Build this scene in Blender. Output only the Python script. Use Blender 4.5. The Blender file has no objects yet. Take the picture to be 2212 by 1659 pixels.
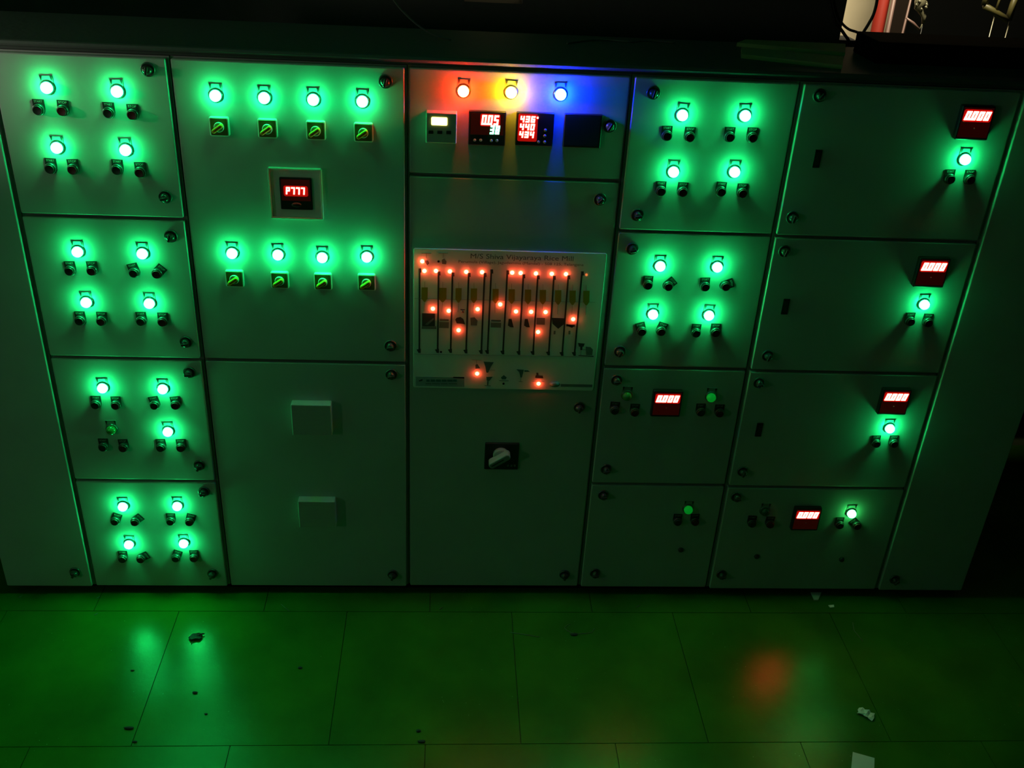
import bpy, bmesh, math, random
from mathutils import Vector, Matrix
random.seed(7)
PI = math.pi
SC = bpy.context.scene
COL = SC.collection

# ------------------------------------------------------------------ camera
W, H = 2212.0, 1659.0
F = 2119.531
YAW, PITCH, ROLL = 0.0771448, 0.5066509, 0.0560125
CAM = Vector((0.119483, -2.714127, 2.373579))
cy, sy, cp, sp = math.cos(YAW), math.sin(YAW), math.cos(PITCH), math.sin(PITCH)
FW = Vector((sy*cp, cy*cp, -sp)); R0 = Vector((cy, -sy, 0)); U0 = R0.cross(FW)
RT = math.cos(ROLL)*R0 + math.sin(ROLL)*U0
UP = -math.sin(ROLL)*R0 + math.cos(ROLL)*U0
cam_d = bpy.data.cameras.new('camera'); cam = bpy.data.objects.new('camera', cam_d); COL.objects.link(cam)
cam.matrix_world = Matrix(((RT.x, UP.x, -FW.x, CAM.x), (RT.y, UP.y, -FW.y, CAM.y), (RT.z, UP.z, -FW.z, CAM.z), (0, 0, 0, 1)))
cam_d.sensor_fit = 'HORIZONTAL'; cam_d.sensor_width = 36.0; cam_d.lens = 36.0*F/W
cam_d.clip_start = 0.02; cam_d.clip_end = 100
SC.camera = cam

def ray(px, py): return FW + (px-W/2)/F*RT - (py-H/2)/F*UP
def at(px, py, Y=0.0):
    d = ray(px, py); return CAM + d*((Y-CAM.y)/d.y)
def floor_at(px, py, Z=0.0):
    d = ray(px, py); return CAM + d*((Z-CAM.z)/d.z)

# --------------------------------------------------------------- materials
def mat(name, col, rough=0.5, metal=0.0, emit=None, es=1.0, bump=None, var=None, spec=0.5, coat=0.0):
    m = bpy.data.materials.new(name); m.use_nodes = True
    nt = m.node_tree; b = nt.nodes['Principled BSDF']
    b.inputs['Base Color'].default_value = (*col, 1); b.inputs['Roughness'].default_value = rough
    b.inputs['Metallic'].default_value = metal; b.inputs['Specular IOR Level'].default_value = spec
    if coat: b.inputs['Coat Weight'].default_value = coat; b.inputs['Coat Roughness'].default_value = .08
    if emit:
        b.inputs['Emission Color'].default_value = (*emit, 1); b.inputs['Emission Strength'].default_value = es
    if bump or var:
        tc = nt.nodes.new('ShaderNodeTexCoord')
    if bump:
        sc, st, dist = bump
        n = nt.nodes.new('ShaderNodeTexNoise'); n.inputs['Scale'].default_value = sc; n.inputs['Detail'].default_value = 3
        bp = nt.nodes.new('ShaderNodeBump'); bp.inputs['Strength'].default_value = st; bp.inputs['Distance'].default_value = dist
        nt.links.new(tc.outputs['Object'], n.inputs['Vector']); nt.links.new(n.outputs['Fac'], bp.inputs['Height'])
        nt.links.new(bp.outputs['Normal'], b.inputs['Normal'])
    if var:
        sc, c2 = var
        n = nt.nodes.new('ShaderNodeTexNoise'); n.inputs['Scale'].default_value = sc; n.inputs['Detail'].default_value = 5
        r = nt.nodes.new('ShaderNodeValToRGB')
        r.color_ramp.elements[0].position = .35; r.color_ramp.elements[1].position = .68
        r.color_ramp.elements[0].color = (*col, 1); r.color_ramp.elements[1].color = (*c2, 1)
        nt.links.new(tc.outputs['Object'], n.inputs['Vector']); nt.links.new(n.outputs['Fac'], r.inputs['Fac'])
        nt.links.new(r.outputs['Color'], b.inputs['Base Color'])
    return m

M = {}
M['paint'] = mat('grey_powder_coat', (.46, .47, .45), .42, bump=(420, .12, .001), var=(6, (.42, .44, .41)))
M['frame'] = mat('grey_frame_paint', (.30, .31, .29), .5, bump=(420, .1, .001))
M['top'] = mat('shaded_top_paint', (.09, .10, .09), .6, bump=(60, .3, .002))  # cover grey darkened in the colour, as its top gets no light
M['chrome'] = mat('dull_chrome', (.35, .35, .34), .22, 1.0)
M['dark_metal'] = mat('dark_lock_metal', (.08, .08, .07), .25, .6)
M['ring'] = mat('bezel_ring', (.16, .17, .16), .28, .8)
M['black'] = mat('black_plastic', (.012, .013, .012), .4)
M['black_plate'] = mat('black_legend_plate', (.014, .016, .014), .45)
M['pale_print'] = mat('pale_print', (.42, .45, .40), .5)
M['legend'] = mat('grey_legend_plate', (.22, .25, .23), .5)
M['cap_dark'] = mat('dark_button_cap', (.02, .03, .02), .45)
M['cap_red'] = mat('dark_red_button_cap', (.10, .012, .01), .45)
M['off_green'] = mat('unlit_green_lens', (.03, .22, .05), .2, coat=.6)
M['off_dark'] = mat('unlit_dark_lens', (.012, .05, .02), .25, coat=.5)
M['dim_green'] = mat('faint_green_lens', (.03, .25, .05), .2, emit=(0, .20, .012), es=.8, coat=.5)  # lens labelled unlit, given a slight emission to look brighter
K = 1.0
M['lit_green'] = mat('lit_green_lens', (.2, .6, .3), .3, emit=(1.0, 100, 23), es=K)
M['low_green'] = mat('low_green_lens', (.2, .6, .3), .3, emit=(1.2, 22, 4), es=K)
M['lit_red'] = mat('lit_red_lens', (.6, .2, .2), .3, emit=(230, 6.0, 1.3), es=K)
M['lit_yellow'] = mat('lit_yellow_lens', (.6, .5, .2), .3, emit=(190, 105, 1.6), es=K)
M['lit_blue'] = mat('lit_blue_lens', (.2, .3, .7), .3, emit=(1.3, 14, 800), es=K)
M['digit_red'] = mat('lit_red_digits', (.6, .1, .1), .3, emit=(45, 2.2, 1.5), es=1)
M['digit_green'] = mat('lit_green_digits', (.1, .6, .2), .3, emit=(1.3, 12, 5), es=1)
M['window_red'] = mat('red_window_digit_halo', (.10, .004, .003), .25, emit=(.36, .003, .002), es=1)  # emission stands in for light scattered around the digits
M['window_dark'] = mat('dark_red_window', (.018, .003, .002), .25, emit=(.012, .0003, .0002), es=1)  # weak emission stands in for digit glow spilling over the face
M['lcd'] = mat('yellow_lit_display', (.5, .5, .1), .3, emit=(7, 6, 1.0), es=1)
M['led'] = mat('lit_led', (.6, .1, .1), .3, emit=(58, 3.6, 1.3), es=1)
M['led_dim'] = mat('dim_led', (.5, .1, .03), .3, emit=(.75, .16, .04), es=1)
M['pale'] = mat('pale_plastic', (.44, .47, .42), .4)
M['board'] = mat('white_mimic_sheet', (.80, .83, .83), .35)
M['ink'] = mat('dark_ink', (.035, .05, .055), .5)
M['ink_soft'] = mat('soft_grey_ink', (.17, .20, .20), .5)
M['ink_text'] = mat('grey_text_ink', (.10, .13, .14), .5)
M['ink_teal'] = mat('teal_ink', (.04, .15, .15), .5)
M['ink_olive'] = mat('olive_ink', (.30, .27, .02), .5)
M['ink_band'] = mat('pale_blue_print', (.32, .40, .42), .5)
M['yellow'] = mat('yellow_plastic', (.80, .42, .02), .35)
M['olive_face'] = mat('yellowish_face', (.13, .11, .02), .4)
M['knob_hub'] = mat('olive_knob_hub', (.10, .085, .015), .4)
M['rim'] = mat('pale_rim_plastic', (.62, .66, .58), .35)
M['rubber'] = mat('black_steel', (.004, .0045, .004), .8, spec=.08)
M['cable'] = mat('dark_cable', (.02, .022, .02), .5)
M['cable_grey'] = mat('grey_cable', (.10, .10, .09), .5)
M['wall'] = mat('dark_plaster', (.05, .05, .045), .9, bump=(20, .3, .01))
M['bounce_wall'] = mat('green_bounce_paint', (.26, .68, .48), .9, bump=(20, .3, .01))  # green chosen to tint light bounced by the unseen walls and ceiling
M['beige'] = mat('beige_wall_paint', (.62, .55, .38), .8, bump=(12, .3, .01), var=(3, (.55, .48, .33)))
M['far_black'] = mat('black_far_wall', (.004, .0045, .004), .95, spec=0)  # near-black stretch of the far wall beyond the brown panel
M['red_paint'] = mat('red_pipe_paint', (.14, .012, .007), .6, spec=.08)
M['mauve'] = mat('pinkish_steel', (.11, .065, .055), .5, .1)
M['brown'] = mat('brown_panel', (.008, .005, .003), .9, spec=.1)
M['olive'] = mat('olive_painted_steel', (.05, .045, .010), .5)
M['glassy'] = mat('pale_wrapping', (.11, .105, .065), .2, .2)
M['wood'] = mat('weathered_wood', (.34, .38, .16), .8, bump=(80, .4, .002))
M['paper'] = mat('white_paper', (.62, .66, .60), .8)
M['leaf'] = mat('dry_dark_leaf', (.03, .03, .018), .6, bump=(90, .6, .003))
M['pebble'] = mat('dark_grit', (.03, .03, .025), .8)
M['straw'] = mat('pale_straw', (.13, .17, .09), .8)

def floor_material():
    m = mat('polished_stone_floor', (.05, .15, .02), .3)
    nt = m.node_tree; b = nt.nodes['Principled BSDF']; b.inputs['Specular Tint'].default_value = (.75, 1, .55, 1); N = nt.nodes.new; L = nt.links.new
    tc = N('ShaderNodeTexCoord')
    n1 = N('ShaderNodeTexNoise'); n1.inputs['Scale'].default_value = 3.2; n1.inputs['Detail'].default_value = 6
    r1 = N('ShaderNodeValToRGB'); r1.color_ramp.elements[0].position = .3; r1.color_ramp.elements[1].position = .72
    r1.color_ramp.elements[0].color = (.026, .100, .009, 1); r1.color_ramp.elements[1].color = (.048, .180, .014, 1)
    n2 = N('ShaderNodeTexNoise'); n2.inputs['Scale'].default_value = 45; n2.inputs['Detail'].default_value = 8; n2.inputs['Roughness'].default_value = .7
    r2 = N('ShaderNodeMapRange'); r2.inputs['To Min'].default_value = .16; r2.inputs['To Max'].default_value = .29
    bp = N('ShaderNodeBump'); bp.inputs['Strength'].default_value = .20; bp.inputs['Distance'].default_value = .0035
    # pale dust specks
    v = N('ShaderNodeTexVoronoi'); v.inputs['Scale'].default_value = 40
    mr = N('ShaderNodeMapRange'); mr.inputs['From Min'].default_value = .02; mr.inputs['From Max'].default_value = .06
    mr.inputs['To Min'].default_value = 1; mr.inputs['To Max'].default_value = 0
    n3 = N('ShaderNodeTexNoise'); n3.inputs['Scale'].default_value = 5
    g = N('ShaderNodeMath'); g.operation = 'GREATER_THAN'; g.inputs[1].default_value = .55
    mu = N('ShaderNodeMath'); mu.operation = 'MULTIPLY'
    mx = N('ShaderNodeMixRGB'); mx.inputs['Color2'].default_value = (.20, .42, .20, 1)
    for n in (n1, n2, n3, v): L(tc.outputs['Object'], n.inputs['Vector'])
    L(n1.outputs['Fac'], r1.inputs['Fac']); L(n2.outputs['Fac'], r2.inputs['Value']); L(r2.outputs['Result'], b.inputs['Roughness'])
    L(n2.outputs['Fac'], bp.inputs['Height']); L(bp.outputs['Normal'], b.inputs['Normal'])
    L(v.outputs['Distance'], mr.inputs['Value']); L(n3.outputs['Fac'], g.inputs[0])
    L(mr.outputs['Result'], mu.inputs[0]); L(g.outputs['Value'], mu.inputs[1])
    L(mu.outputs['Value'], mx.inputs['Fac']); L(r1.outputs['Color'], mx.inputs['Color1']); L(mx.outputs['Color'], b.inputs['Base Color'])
    return m
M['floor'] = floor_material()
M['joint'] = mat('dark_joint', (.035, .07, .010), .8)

# ------------------------------------------------------------ mesh builder
class MB:
    """collects shapes; y is depth (towards the viewer is -y)"""
    def __init__(s): s.v = []; s.f = []; s.m = []; s.mats = []; s.sm = []
    def mi(s, m):
        m = M[m] if isinstance(m, str) else m
        if m not in s.mats: s.mats.append(m)
        return s.mats.index(m)
    def add(s, vs, fs, m, smooth=False):
        o = len(s.v); k = s.mi(m); s.v += [tuple(v) for v in vs]
        for f in fs: s.f.append([o+i for i in f]); s.m.append(k); s.sm.append(smooth)
        return s
    def box(s, x0, x1, y0, y1, z0, z1, m):
        vs = [(x, y, z) for x in (x0, x1) for y in (y0, y1) for z in (z0, z1)]
        return s.add(vs, [(0, 1, 3, 2), (4, 6, 7, 5), (0, 4, 5, 1), (2, 3, 7, 6), (0, 2, 6, 4), (1, 5, 7, 3)], m)
    def bbox(s, x0, x1, y0, y1, z0, z1, m, r=.003, c=None):
        """box whose front (-y side, y0) edges are rounded by r; corners rounded by c"""
        c = c or r; n = 4
        def loop(ins, y):
            pts = []
            cc = max(c-ins, .0002)
            for (sx, sz, a0) in ((1, 1, 0), (-1, 1, PI/2), (-1, -1, PI), (1, -1, 1.5*PI)):
                ox = (x1-ins-cc) if sx > 0 else (x0+ins+cc); oz = (z1-ins-cc) if sz > 0 else (z0+ins+cc)
                for i in range(n+1):
                    a = a0+PI/2*i/n; pts.append((ox+cc*math.cos(a), y, oz+cc*math.sin(a)))
            return pts
        loops = [loop(0, y1)]
        for i in range(4):
            a = PI/2*i/3; loops.append(loop(r*(1-math.cos(a)), y0+r*(1-math.sin(a))))
        k = len(loops[0]); vs = [p for l in loops for p in l]; fs = []
        for j in range(len(loops)-1):
            for i in range(k):
                fs.append((j*k+i, j*k+(i+1) % k, (j+1)*k+(i+1) % k, (j+1)*k+i))
        fs.append(tuple((len(loops)-1)*k+i for i in range(k))); fs.append(tuple(reversed(range(k))))
        return s.add(vs, fs, m)
    def lathe(s, prof, m, n=32, cx=0, cz=0, sx=1, sz=1, smooth=True):
        """prof: list of (radius, y); revolved about the y axis"""
        vs = []; fs = []
        for r, y in prof:
            for i in range(n):
                a = 2*PI*i/n; vs.append((cx+r*sx*math.cos(a), y, cz+r*sz*math.sin(a)))
        for j in range(len(prof)-1):
            for i in range(n): fs.append((j*n+i, j*n+(i+1) % n, (j+1)*n+(i+1) % n, (j+1)*n+i))
        fs.append(tuple(range(n))); fs.append(tuple((len(prof)-1)*n+i for i in reversed(range(n))))
        return s.add(vs, fs, m, smooth)
    def prism(s, pts, y0, y1, m):
        n = len(pts); vs = [(x, y0, z) for x, z in pts]+[(x, y1, z) for x, z in pts]
        fs = [tuple(range(n)), tuple(reversed(range(n, 2*n)))]+[(i, (i+1) % n, n+(i+1) % n, n+i) for i in range(n)]
        return s.add(vs, fs, m)
    def tube(s, pts, r, m, n=8):
        pts = [Vector(p) for p in pts]; vs = []; fs = []
        up = Vector((.13, .27, .95))
        for i, p in enumerate(pts):
            t = (pts[min(i+1, len(pts)-1)]-pts[max(i-1, 0)]).normalized()
            a = t.cross(up).normalized(); b = t.cross(a)
            rr = r[i] if isinstance(r, (list, tuple)) else r
            for k in range(n): vs.append(p+a*rr*math.cos(2*PI*k/n)+b*rr*math.sin(2*PI*k/n))
        for j in range(len(pts)-1):
            for k in range(n): fs.append((j*n+k, j*n+(k+1) % n, (j+1)*n+(k+1) % n, (j+1)*n+k))
        fs.append(tuple(range(n))); fs.append(tuple((len(pts)-1)*n+k for k in reversed(range(n))))
        return s.add(vs, fs, m, True)
    def text(s, txt, w, h, cx, cz, y, m, t=.0003, font_scale=1, slant=0):
        V, Fc = text_mesh(txt)
        xs = [p[0] for p in V]; zs = [p[1] for p in V]
        x0, x1 = min(xs), max(xs); z0, z1 = 0, max(zs)
        n = len(V); f = lambda p: (cx+((p[0]-x0)/(x1-x0)-.5)*w + slant*(p[1]/z1-.5)*h, cz+(p[1]/z1-.5)*h)
        vs = [(f(p)[0], y, f(p)[1]) for p in V]
        return s.add(vs, Fc, m)
    def mesh(s, name):
        me = bpy.data.meshes.new(name); me.from_pydata(s.v, [], s.f)
        for m in s.mats: me.materials.append(m)
        me.polygons.foreach_set('material_index', s.m); me.polygons.foreach_set('use_smooth', s.sm)
        me.update()
        bm = bmesh.new(); bm.from_mesh(me); bmesh.ops.recalc_face_normals(bm, faces=bm.faces); bm.to_mesh(me); bm.free()
        return me
    def build(s, name, parent=None, loc=(0, 0, 0), ry=0):
        return link(name, s.mesh(name), parent, loc, ry)
_tx = {}
def text_mesh(txt):
    if txt not in _tx:
        c = bpy.data.curves.new('lettering', 'FONT'); c.body = txt; c.resolution_u = 3
        o = bpy.data.objects.new('lettering', c); COL.objects.link(o)
        bpy.context.view_layer.update()
        me = bpy.data.meshes.new_from_object(o.evaluated_get(bpy.context.evaluated_depsgraph_get()))
        _tx[txt] = ([tuple(v.co) for v in me.vertices], [tuple(p.vertices) for p in me.polygons])
        bpy.data.objects.remove(o); bpy.data.curves.remove(c); bpy.data.meshes.remove(me)
    return _tx[txt]
def link(name, me, parent=None, loc=(0, 0, 0), ry=0):
    o = bpy.data.objects.new(name, me); COL.objects.link(o)
    o.parent = parent; o.location = loc; o.rotation_euler = (0, ry, 0)
    return o
def tag(o, label, cat, group=None):
    o['label'] = label; o['category'] = cat
    if group: o['group'] = group
    return o
def struct(o): o['kind'] = 'structure'; return o
def empty(name, loc):
    o = bpy.data.objects.new(name, None); COL.objects.link(o); o.location = loc; o.empty_display_size = .1; return o

# -------------------------------------------------------- shared part meshes
mb = MB()
mb.lathe([(.0185, .0), (.0185, -.004), (.0165, -.006), (.0145, -.006)], 'ring', 36)
ME_BEZEL = mb.mesh('pilot_lamp')
def lens_mesh(m, r=.0150):
    b = MB(); pr = [(r, -.006), (r, -.012)]
    for i in range(1, 7):
        a = PI/2*i/6; pr.append((max(r*math.cos(a), .0006), -.012-.0115*math.sin(a)))
    b.lathe(pr, m, 32); return b.mesh('lens')
ME_LENS = {k: lens_mesh(k) for k in ('lit_green', 'low_green', 'lit_red', 'lit_yellow', 'lit_blue', 'off_green', 'off_dark', 'dim_green')}
def holder(m_plate, m_strip, txt=None):
    b = MB(); w, r = .0152, .0165
    pts = [(-w, .026), (w, .026), (w, .004)]
    for i in range(9):
        a = -PI*i/8; pts.append((w*math.cos(a)*1.0, .0+r*math.sin(a)))
    pts.append((-w, .004))
    b.prism(pts, -.0025, 0, m_plate)
    if m_strip: b.box(-.0118, .0118, -.0030, -.0024, .0165, .0245, m_strip)
    if txt: b.text(txt, .021, .0058, 0, .0205, -.0034, 'pale_print')
    return b.mesh('legend_plate')
ME_HOLD = {'lamp': None, 'START': holder('black_plate', 'black', 'START'), 'STOP': holder('black_plate', 'black', 'STOP')}
b = MB()
w, r = .0165, .0178
b.prism([(-w, .0305), (w, .0305), (w, .004)] +
        [(w*math.cos(-PI*i/8), r*math.sin(-PI*i/8)) for i in range(9)]+[(-w, .004)], -.0018, 0, 'legend')  # lamp plate lightened from black to grey to stand in for lamp bloom
b.prism([(-w, .0305), (-w+.0068, .0305), (-w+.0040, .0180), (-w+.0026, .0180)], -.0024, -.0016, 'black')
b.box(-w+.003, w-.003, -.0022, -.0016, .0298, .0305, 'black')
b.prism([(w, .0305), (w-.0068, .0305), (w-.0040, .0180), (w-.0026, .0180)], -.0024, -.0016, 'black')
ME_HOLD['lamp'] = b.mesh('legend_plate')
# push button
b = MB(); b.lathe([(.0150, 0), (.0150, -.012), (.0142, -.0135), (.0122, -.0135), (.0122, -.008)], 'ring', 36)
ME_BTN = b.mesh('push_button')
def cap_mesh(m):
    b = MB(); b.lathe([(.0120, -.004), (.0120, -.0185), (.0112, -.0195), (.0100, -.0190), (.0004, -.0186)], m, 32); return b.mesh('button_cap')
ME_CAP = {k: cap_mesh(k) for k in ('cap_dark', 'cap_red')}
# door lock: dished chrome rose with a rounded wing knob
b = MB(); b.lathe([(.0190, 0), (.0190, -.003), (.0172, -.0055), (.0150, -.0035), (.0130, -.0030)], 'ring', 36)
b.lathe([(.0130, -.002), (.0138, -.010), (.0122, -.017), (.0075, -.0215), (.0005, -.0228)], 'dark_metal', 28, sx=1.0, sz=.82)
b.bbox(-.0042, .0042, -.0248, -.010, -.0112, .0112, 'dark_metal', .0025)
ME_LOCK = b.mesh('door_lock')
# small hole plug
b = MB(); b.lathe([(.0095, 0), (.0095, -.004), (.0075, -.0065), (.0005, -.007)], 'dark_metal', 20); ME_PLUG = b.mesh('hole_plug')
# selector switch
b = MB(); b.bbox(-.026, .026, -.012, 0, -.026, .026, 'rim', .0025, .005)
b.bbox(-.0225, .0225, -.0128, -.006, -.0225, .0225, 'olive_face', .0005, .003)
ME_SEL = b.mesh('selector_switch')
b = MB(); b.lathe([(.0135, -.012), (.0135, -.0165), (.0125, -.0178)], 'rim', 30); b.lathe([(.0122, -.012), (.0122, -.0170), (.0118, -.0182), (.0005, -.0182)], 'knob_hub', 30)
b.bbox(-.0205, .0145, -.030, -.0180, -.0055, .0055, 'yellow', .003, .005)
b.box(-.012, .010, -.0302, -.0298, -.0009, .0009, 'black')
ME_SELK = b.mesh('switch_knob')

SEGS = {'0': 'abcdef', '1': 'bc', '2': 'abged', '3': 'abgcd', '4': 'fgbc', '5': 'afgcd', '6': 'afgedc', '7': 'abc', '8': 'abcdefg', '9': 'abfgcd', 'P': 'abfge', '-': 'g', 'r': 'eg'}
def digits(b, txt, w, h, cx, cz, y, m, st=.26, slant=.22, depth=.0012):
    """seven segment figures in a w x h field; '.' sits after the figure before it"""
    n = len(txt.replace('.', '')); cw = w/n; gw = cw*.80; t = gw*st; i = -1
    x00 = cx-w/2
    def sh(x, z): return (x+slant*(z-cz), z)
    def quad(x0, x1, z0, z1): b.prism([sh(x0, z0), sh(x1, z0), sh(x1, z1), sh(x0, z1)], y-depth, y, m)
    zb, zt, zm = cz-h/2, cz+h/2, cz
    for ch in txt:
        if ch == '.':
            x = x00+i*cw+cw*.5+gw/2; quad(x, x+t*.8, zb, zb+t*.9); continue
        i += 1; x0 = x00+i*cw+(cw-gw)/2; x1 = x0+gw; e = t*.06
        for s_ in SEGS[ch]:
            if s_ == 'a': quad(x0+e, x1-e, zt-t, zt)
            if s_ == 'd': quad(x0+e, x1-e, zb, zb+t)
            if s_ == 'g': quad(x0+e, x1-e, zm-t/2, zm+t/2)
            if s_ == 'f': quad(x0, x0+t, zm+e, zt-e)
            if s_ == 'b': quad(x1-t, x1, zm+e, zt-e)
            if s_ == 'e': quad(x0, x0+t, zb+e, zm-e)
            if s_ == 'c': quad(x1-t, x1, zb+e, zm-e)

# ammeter 96 x 96 with 0.000 display: origin at the centre on the door
b = MB(); b.bbox(-.048, .048, -.016, 0, -.048, .048, 'black', .004, .004)
b.box(-.043, .043, -.0166, -.0150, -.040, .043, 'window_dark')
ME_MET = b.mesh('panel_meter')
b = MB(); b.bbox(-.041, .041, -.0176, -.0160, .0035, .0385, 'window_red', .0008, .006); ME_WIN = b.mesh('display_window')
b = MB(); digits(b, '0.000', .074, .025, 0, .021, -.0176, 'digit_red', .40); ME_DIG = b.mesh('digits')
b = MB(); b.lathe([(.0022, -.0160), (.0020, -.0172), (.0003, -.0175)], 'legend', 12, cz=-.014); ME_DOT = b.mesh('reset_button')

# ---------------------------------------------------------------- cubicles
XS = [-1.385, -1.0855, -.6252, .0, .6115, 1.0802, 1.7095, 2.036]
OFF = [-.013, -.009, -.005, 0.0, -.003, -.010, -.015]     # how far each column stands proud
ZT, ZB, DEPTH = 1.83, .03, .42
ROWS4 = [(ZB, .4795), (.4795, .9320), (.9320, 1.3825), (1.3825, ZT)]
COLROWS = [[(ZB, ZT)], ROWS4, [(ZB, .9315), (.9315, ZT)], [(ZB, 1.5325), (1.5325, ZT)],
           [(ZB, .484), (.484, .9325), (.9325, 1.3845), (1.3845, ZT)], [(ZB, .484), (.484, .9325), (.9325, 1.3845), (1.3845, ZT)], [(ZB, ZT)]]
LABELS = ['narrow blank cubicle at the left end of the switchboard, half out of frame',
          'cubicle with four doors and fifteen lit green lamps, beside the blank left end one',
          'wide cubicle with two rows of green lamps above yellow rotary switches',
          'central cubicle with red, yellow and blue lamps and the white mimic board',
          'cubicle of four doors right of the mimic board, green lamps on its upper two',
          'wide dim cubicle with four red digital meters stacked down its right side',
          'narrow dark blank cubicle at the right end of the switchboard']
G = .0065
CUB = []
for i in range(7):
    x0, x1, yo = XS[i], XS[i+1], OFF[i]
    xc = (x0+x1)/2
    e = empty('switchgear_cubicle', (xc, 0, 0)); tag(e, LABELS[i], 'electrical cabinet', 'cubicles of the switchboard'); CUB.append(e)
    body = MB()
    body.box(x0+.0008-xc, x1-.0008-xc, yo+.020, DEPTH, .028, 1.8285, 'frame')
    body.build('body', e)
    for (z0, z1) in COLROWS[i]:
        d = MB(); ww = (x1-x0)/2-G; hh = (z1-z0)/2-G*.8
        d.bbox(-ww, ww, 0, .0205, -hh, hh, 'paint', .0032, .0045)
        o = d.build('door', e, (0, yo, (z0+z1)/2))
def cub_at(i, px, py, dy=0.0):
    """point on the door face of column i seen at a pixel, where the seen feature stands dy in front"""
    p = at(px, py, OFF[i]-dy); e = CUB[i]
    return Vector((p.x-e.location.x, OFF[i], p.z))
def door_of(i, z):
    for c in CUB[i].children:
        if c.name.startswith('door'):
            if abs(c.location.z-z) <= max(v.co.z for v in c.data.vertices)+.02: return c

def pilot(i, px, py, kind):
    p = cub_at(i, px, py, .020)
    o = link('pilot_lamp', ME_BEZEL, CUB[i], p)
    l = link('lens', ME_LENS[kind], o)
    l['label'] = {'lit_green': 'lit green lens', 'low_green': 'weakly lit green lens', 'lit_red': 'lit red lens', 'lit_yellow': 'lit yellow lens',
                  'lit_blue': 'lit blue lens'}.get(kind, 'unlit green lens')
    link('legend_plate', ME_HOLD['lamp'], o, (0, 0, 0), random.uniform(-.05, .05))
def button(i, px, py, k, rot=0):
    p = cub_at(i, px, py, .0190)
    o = link('push_button', ME_BTN, CUB[i], p)
    link('button_cap', ME_CAP['cap_red' if k == 'STOP' else 'cap_dark'], o)
    link('legend_plate', ME_HOLD[k], o, (0, 0, 0), rot or random.uniform(-.05, .05))
def lock(i, px, py, rot=0):
    p = cub_at(i, px, py, .012); d = door_of(i, p.z)
    link('door_lock', ME_LOCK, d, (p.x, 0, p.z-d.location.z), rot)

def pairs(i, L): 
    for n, q in enumerate(L):
        button(i, q[0], q[1], 'START' if n % 2 == 0 else 'STOP', q[2] if len(q) > 2 else 0)
# column 1
for x, y in ((97.6, 191.8), (250, 200), (119.5, 322), (268.5, 327), (164.5, 547.4), (305, 551.5), (183.4, 657), (320.3, 659.2),
             (219, 842.5), (349.5, 844.6), (360.6, 936.9), (263.3, 1099), (381, 1098), (276.5, 1181), (395, 1178.7)): pilot(1, x, y, 'lit_green')
pilot(1, 238, 933, 'off_green')
pairs(1, [(80, 239), (132.5, 241), (232, 245.5), (284, 249.5), (106, 366), (155, 368), (250.6, 368.6), (300.5, 374.5), (148.6, 587.6), (196.4, 587.6),
          (287.5, 592, -.25), (337, 594, .75), (170.4, 695.5), (217, 696.5), (303, 696.5), (349.4, 698), (204.8, 877.2), (248.2, 878.3), (332.4, 878.3, -.2),
          (377.7, 878.3, -.12), (221, 969), (264.5, 970.5), (345.8, 970), (389.2, 970), (246.8, 1129.4, .4), (289.9, 1130.6, .9), (367, 1129.4), (408, 1130.6, .3),
          (263.3, 1210.4), (302.5, 1211, 1.1), (378.5, 1209, .35), (417.7, 1209)])
for x, y, r_ in ((317, 152, .2), (355, 428, 1.3), (367, 513, .3), (400, 742, 1.4), (407, 808, 1.5), (429, 1009, .4), (439, 1066, 1.4), (458, 1243, .6)): lock(1, x, y, r_)
lock(0, 160, 1240, .5)
# column 2
for x, y in ((463.3, 209), (569, 214), (675.4, 217.8), (781.8, 221.6), (499.5, 550.8), (599, 554), (695, 559.8), (791.7, 558.7)): pilot(2, x, y, 'lit_green')
for x, y in ((473.3, 274.3), (577.6, 278.4), (682, 282.6), (785, 286.9), (506.3, 603), (604, 606.2), (697.4, 609.3), (791.8, 610.9)):
    p = cub_at(2, x, y, .012); o = link('selector_switch', ME_SEL, CUB[2], p); link('switch_knob', ME_SELK, o, (0, 0, 0), -.62)
for x, y, r_ in ((832, 178, .2), (843, 750, 1.4), (845, 812, 1.3), (848, 1245, .3)): lock(2, x, y, r_)
# framed meter
p = cub_at(2, 639, 420, .014)
b = MB(); hw = .0735; t = .004
for (a0, a1, c0, c1) in ((-hw, hw, hw-t, hw), (-hw, hw, -hw, -hw+t), (-hw, -hw+t, -hw, hw), (hw-t, hw, -hw, hw)): b.bbox(a0, a1, -.014, 0, c0, c1, 'rim', .0012, .0015)
b.box(-hw+.003, hw-.003, -.004, 0, -hw+.003, hw-.003, 'board')
o = b.build('framed_meter', CUB[2], p)
b = MB(); b.bbox(-.0445, .0445, -.010, -.003, -.0465, .0465, 'black', .002, .003); b.box(-.040, .040, -.0106, -.0098, -.020, .042, 'window_dark')
b.lathe([(.014, -.0100), (.014, -.0106), (.0004, -.0106)], 'ink_soft', 24, cz=-.032, sz=.5); b.lathe([(.011, -.0100), (.011, -.0109), (.0004, -.0109)], 'black', 24, cz=-.032, sz=.42)
b.build('meter_face', o)
b = MB(); b.bbox(-.034, .034, -.0116, -.0100, -.007, .024, 'window_red', .0008, .006); b.build('display_window', o)
b = MB(); digits(b, 'P777', .055, .021, -.001, .0095, -.0116, 'digit_red', .36, .08); b.build('digits', o)
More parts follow.
